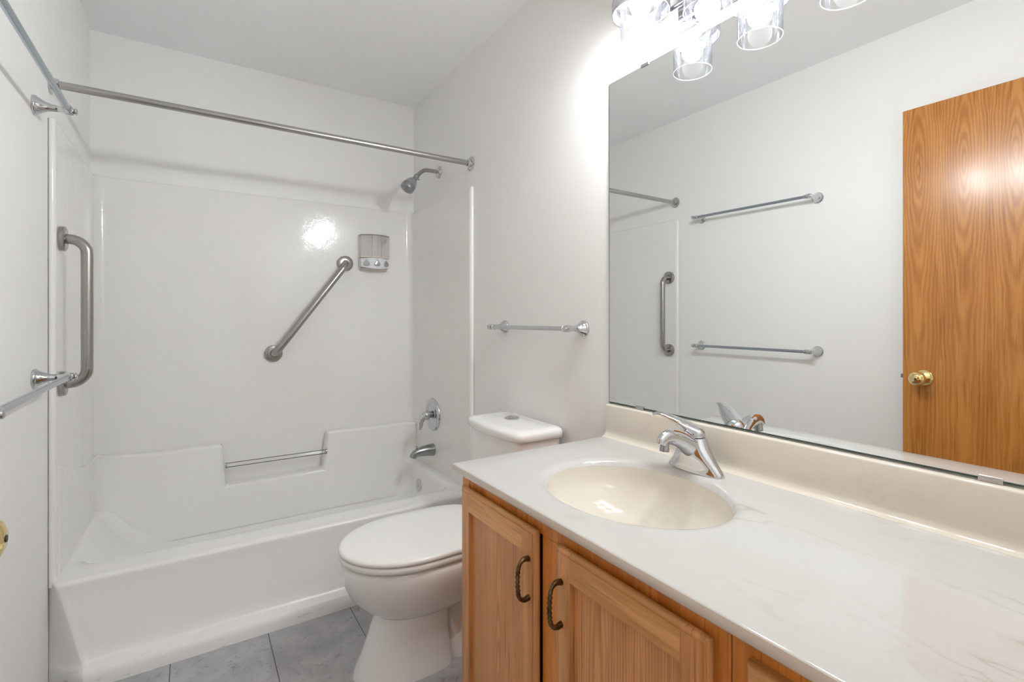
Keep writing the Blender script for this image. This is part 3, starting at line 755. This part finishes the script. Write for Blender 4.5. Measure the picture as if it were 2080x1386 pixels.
for a, b_ in ((0.592, 0.722), (0.436, 0.582), (0.280, 0.426), (0.120, 0.270)): drawer(cabB, -2.770, -2.511, a, b_)

# ------------------------------------------------------------ cultured marble top with integral bowl
CT = 0.772; XT = -0.572; YTE = -1.700; SX, SY, SA, SB = -0.309, -2.087, 0.182, 0.222
top = thing('countertop', (-0.286, -2.25, CT), 'veined pale cultured marble vanity top with oval basin', 'countertop')
bm = BM()
# outer boundary sampled by angle from sink centre to match the oval
NS = 96
rx0, rx1, ry0, ry1 = XT, -0.0222, FRONT+0.002, YTE
def outer(a):
    d = Vector((math.cos(a), math.sin(a))); best = 1e9
    for lim, comp, s in ((rx0, 0, SX), (rx1, 0, SX), (ry0, 1, SY), (ry1, 1, SY)):
        if abs(d[comp]) > 1e-9:
            q = (lim-s)/d[comp]
            if q > 0: best = min(best, q)
    return Vector((SX+d.x*best, SY+d.y*best))
angs = [2*PI*i/NS for i in range(NS)]
for cx_, cy_ in ((rx0, ry0), (rx0, ry1), (rx1, ry0), (rx1, ry1)):
    a = math.atan2(cy_-SY, cx_-SX) % (2*PI)
    j = min(range(NS), key=lambda i: abs(angs[i]-a)); angs[j] = a
angs.sort()
def oval(k, z): return [Vector((SX+SA*k*math.cos(a), SY+SB*k*math.sin(a), z)) for a in angs]
def outr(inset, z):
    out = []
    for a in angs:
        p = outer(a)
        out.append(Vector((max(p.x, rx0+inset), min(max(p.y, ry0), ry1-inset), z)))
    return out
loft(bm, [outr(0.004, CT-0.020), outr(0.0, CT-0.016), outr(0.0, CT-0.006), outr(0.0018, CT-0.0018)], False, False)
link('front_edge', bm, M_MARBLE_SHADE, top, angle=60)  # split from the slab to carry the painted shade
bm = BM()
rings = [outr(0.0018, CT-0.0018), outr(0.0035, CT-0.0006), outr(0.006, CT)]
mid = [[outr(0.006, CT)[i].lerp(oval(1.12, CT)[i], q) for i in range(NS)] for q in (0.5,)]
rings += mid + [oval(1.12, CT), oval(1.07, CT-0.0004), oval(1.03, CT-0.0022), oval(1.0, CT-0.0065), oval(0.975, CT-0.014)]
loft(bm, rings, False, False)
link('counter_slab', bm, M_MARBLE, top, angle=60)
bm = BM()
rings = [oval(0.975, CT-0.014)]
for q in (0.95, 0.91, 0.86, 0.79, 0.70, 0.59, 0.46, 0.32, 0.20, 0.115):
    rings.append(oval(q, CT-0.014-0.122*(1-(q/0.985)**3.2)**0.62))
loft(bm, rings, False, False)
bowl = link('sink_bowl', bm, M_MARBLE_SHADE, top, angle=80)
bm = BM(); zb = CT-0.136
lathe(bm, (SX, SY, zb-0.004), (0, 0, 1), [(0, 0.031), (0.006, 0.031), (0.008, 0.027), (0.004, 0.022), (0.003, 0.0)], 32)
link('drain', bm, M_CHROME, top, angle=50)
# backsplash with coved foot and eased top
bm = BM()
pf = [(-0.0005, CT-0.020), (-0.0005, 0.8735), (-0.018, 0.8735), (-0.0205, 0.8725), (-0.022, 0.869), (-0.0222, 0.80), (-0.0225, CT+0.016), (-0.025, CT+0.008), (-0.031, CT+0.003), (-0.040, CT+0.0003), (-0.040, CT-0.020)]
loft(bm, [[(x, y, z) for x, z in pf] for y in (FRONT+0.002, -2.2, -1.75, YTE-0.004)] + [[(x*0.97, YTE-0.0005, z) for x, z in pf]])
link('backsplash', bm, M_MARBLE_SPLASH_SHADE, top, angle=50)

# ------------------------------------------------------------ faucet
FX, FY = -0.087, -2.087
fa = thing('sink_faucet', (FX, FY, CT), 'chrome single-lever faucet behind the oval basin, lever swung sideways', 'faucet')
def el(hx, hy, z, dx=0.0, n=36, e=2.4):
    return [Vector((FX+dx+abs(math.cos(2*PI*i/n))**(2/e)*hx*math.copysign(1, math.cos(2*PI*i/n)), FY+abs(math.sin(2*PI*i/n))**(2/e)*hy*math.copysign(1, math.sin(2*PI*i/n)), z)) for i in range(n)]
bm = BM()
loft(bm, [el(0.0275, 0.0775, CT+0.0003), el(0.028, 0.078, CT+0.003), el(0.0265, 0.0755, CT+0.007), el(0.0275, 0.067, CT+0.018, -0.001), el(0.0290, 0.056, CT+0.032, -0.003), el(0.0300, 0.046, CT+0.047, -0.004),
          el(0.0290, 0.0375, CT+0.060, -0.003), el(0.0270, 0.0310, CT+0.072, -0.001), el(0.0250, 0.0265, CT+0.081), el(0.0245, 0.0250, CT+0.084)])
link('base', bm, M_CHROME, fa, angle=50)
k = 6
pts = smooth_path([(FX+0.004, FY, CT+0.046), (FX-0.022, FY, CT+0.064), (FX-0.050, FY, CT+0.082), (FX-0.080, FY, CT+0.0935), (FX-0.104, FY, CT+0.0965), (FX-0.120, FY, CT+0.0905), (FX-0.1265, FY, CT+0.080)], k)
bm = BM(); tube(bm, pts, lerp_list([0.027, 0.0255, 0.0225, 0.0195, 0.0175, 0.0160, 0.0140], k), 26, up=(0, 1, 0), flat=lerp_list([1.0, 0.95, 0.78, 0.66, 0.64, 0.68, 0.7], k))
link('spout', bm, M_CHROME, fa, angle=60)
bm = BM(); lathe(bm, (FX-0.1130, FY, CT+0.089), (-0.10, 0, -1), [(0, 0.0105), (0.016, 0.0105), (0.017, 0.0112), (0.025, 0.0112), (0.0252, 0.007)], 24)
link('aerator', bm, M_NICKEL, fa, angle=40)
ld = Vector((-0.57, 0.82, 0)).normalized(); O = Vector((FX, FY, CT))
bm = BM()
loft(bm, [[O + Vector((math.cos(2*PI*i/28)*r_, math.sin(2*PI*i/28)*r_, z_)) + ld*o_ for i in range(28)] for r_, z_, o_ in
     ((0.0235, 0.0855, 0), (0.0250, 0.0885, 0), (0.0245, 0.096, 0.001), (0.0215, 0.104, 0.003), (0.016, 0.110, 0.006), (0.009, 0.1135, 0.009), (0.003, 0.1145, 0.011))])
pts = smooth_path([O+ld*(-0.004)+Vector((0, 0, 0.095)), O+ld*0.018+Vector((0, 0, 0.1055)), O+ld*0.042+Vector((0, 0, 0.1195)), O+ld*0.066+Vector((0, 0, 0.130)), O+ld*0.086+Vector((0, 0, 0.1355)), O+ld*0.098+Vector((0, 0, 0.1345)), O+ld*0.101+Vector((0, 0, 0.1315))], k)
tube(bm, pts, lerp_list([0.0245, 0.0255, 0.0230, 0.0175, 0.0125, 0.0100, 0.0088], k), 22, up=(0, 0, 1), flat=lerp_list([0.7, 0.62, 0.46, 0.38, 0.38, 0.36, 0.28], k))
link('lever', bm, M_CHROME, fa, angle=60)
bm = BM(); lathe(bm, (FX+0.033, FY-0.004, CT+0.0002), (0, 0, 1), [(0, 0.0025), (0.066, 0.0025), (0.067, 0.0048), (0.074, 0.005), (0.077, 0.003), (0.0771, 0)], 14)
link('lift_rod', bm, M_CHROME, fa, angle=50)
bm = BM(); lathe(bm, (FX-0.0245, FY-0.012, CT+0.040), (-1, -0.2, 0.1), [(0, 0.0025), (0.0015, 0.0022), (0.0016, 0)], 10)
link('index_dot', bm, M_DARK, fa)

# ------------------------------------------------------------ wall mirror
mr = thing('wall_mirror', (-0.004, -2.2, 0.876), 'large frameless rectangular wall mirror standing on the backsplash', 'mirror')
MZ0, MZ1, MY0, MY1 = 0.8765, 1.912, -2.735, -1.6985
link('mirror_backing', box(BM(), -0.0045, -0.0006, MY0, MY1, MZ0, MZ1), M_MIRGLASS, mr, smooth=False)
bm = BM(); e = 0.0012
vs = [bm.verts.new(p) for p in ((-0.0048, MY0+e, MZ0+0.0042), (-0.0048, MY1-0.0022, MZ0+0.0042), (-0.0048, MY1-0.0022, MZ1-e), (-0.0048, MY0+e, MZ1-e))]; bm.faces.new(vs)
vs2 = [bm.verts.new(p.co+Vector((0.0002, 0, 0))) for p in vs]; bm.faces.new(vs2[::-1])
for i in range(4): bm.faces.new((vs[i], vs2[i], vs2[(i+1) % 4], vs[(i+1) % 4]))
link('mirror_glass', bm, M_MIRROR, mr, smooth=False)
def clip(y, top_):
    bm = BM(); h = 0.016
    if top_: box(bm, -0.0075, -0.0052, y-h, y+h, MZ1-0.006, MZ1+0.004); box(bm, -0.0075, -0.0006, y-h, y+h, MZ1+0.002, MZ1+0.004)
    else:    box(bm, -0.0075, -0.0052, y-h, y+h, MZ0-0.0022, MZ0+0.008); box(bm, -0.0075, -0.0006, y-h, y+h, MZ0-0.0024, MZ0-0.0004)
    link('mirror_clip', bm, M_CHROME, mr, smooth=False, bevel=0.001, seg=2)
clip(-1.850, True); clip(-2.60, True); clip(-2.612, False); clip(-1.83, False)

# ------------------------------------------------------------ vanity light
vl = thing('vanity_light', (0, -2.141, 2.0), 'three-lamp chrome vanity light with clear glass cylinder shades above the mirror', 'light fixture')
LX = 1.0277-1.143; LYS = (-1.934, -2.1415, -2.349)
bm = BM(); box(bm, -0.019, -0.0005, -2.3035, -1.979, 1.9335, 2.055)
link('back_plate', bm, M_CHROME, vl, bevel=0.003, seg=3)
bm = BM()
box(bm, -0.050, -0.038, -2.36, -1.925, 1.984, 1.990); box(bm, -0.050, -0.038, -2.36, -1.925, 1.994, 2.000); box(bm, -0.048, -0.040, -2.36, -1.925, 1.990, 1.994)
link('crossbar', bm, M_CHROME, vl, smooth=False, bevel=0.001, seg=2)
for y in (-2.22, -2.06):
    bm = BM(); lathe(bm, (-0.018, y, 1.992), (-1, 0, 0), [(0, 0.009), (0.022, 0.009)], 16); link('stem', bm, M_CHROME, vl)
M_FIT = m_simple('fitter_chrome', (0.78, 0.78, 0.84), 0.16, 1.0)[0]
for y in LYS:
    bm = BM(); zf = 1.982
    lathe(bm, (LX, y, zf), (0, 0, 1), [(0.030, 0.0), (0.030, 0.066), (0.026, 0.0725), (0.004, 0.0740), (0.0005, 0.0745), (0.0, 0.0760), (0.002, 0.0773), (0.032, 0.0775), (0.037, 0.074), (0.039, 0.060), (0.040, 0.0)], 56)
    ft = link('fitter_cup', bm, M_FIT, vl, angle=40)
    bm = BM(); lathe(bm, (LX, y, 2.0125), (0, 0, -1), [(0, 0.024), (0.004, 0.024), (0.006, 0.019), (0.018, 0.018), (0.019, 0.0165), (0.0192, 0.0)], 28)
    link('socket', bm, m_simple('socket_white', (0.8, 0.78, 0.74), 0.4)[0], ft, angle=40)
    zb_ = 1.885
    bm = BM(); R0 = 0.0545
    lathe(bm, (LX, y, zb_), (0, 0, 1), [(0.0005, R0), (0.04, R0), (0.09, R0), (0.1265, R0)], 64, cap=False)
    gs = link('glass_shade', bm, M_GLASS, vl)
    bm = BM(); n_ = 64
    rg = [[Vector((LX+(R0-0.0006+0.0011*math.cos(2*PI*j/8))*math.cos(2*PI*i/n_), y+(R0-0.0006+0.0011*math.cos(2*PI*j/8))*math.sin(2*PI*i/n_), zb_+0.0011*math.sin(2*PI*j/8))) for j in range(8)] for i in range(n_)]
    loft(bm, rg + [rg[0]], False, False); bmesh.ops.remove_doubles(bm, verts=bm.verts, dist=1e-6)
    link('glass_lip', bm, M_GLASSRIM, gs)
    bm = BM(); lathe(bm, (LX, y, 1.9935), (0, 0, -1), [(0, 0.0), (0.0001, 0.0130), (0.012, 0.0140), (0.022, 0.0185), (0.034, 0.0255), (0.044, 0.0290), (0.052, 0.0295), (0.061, 0.0270), (0.069, 0.0205), (0.075, 0.0115), (0.077, 0.0)], 24)
    bl = link('bulb', bm, M_BULB, vl); bl['label'] = 'lit round bulb'
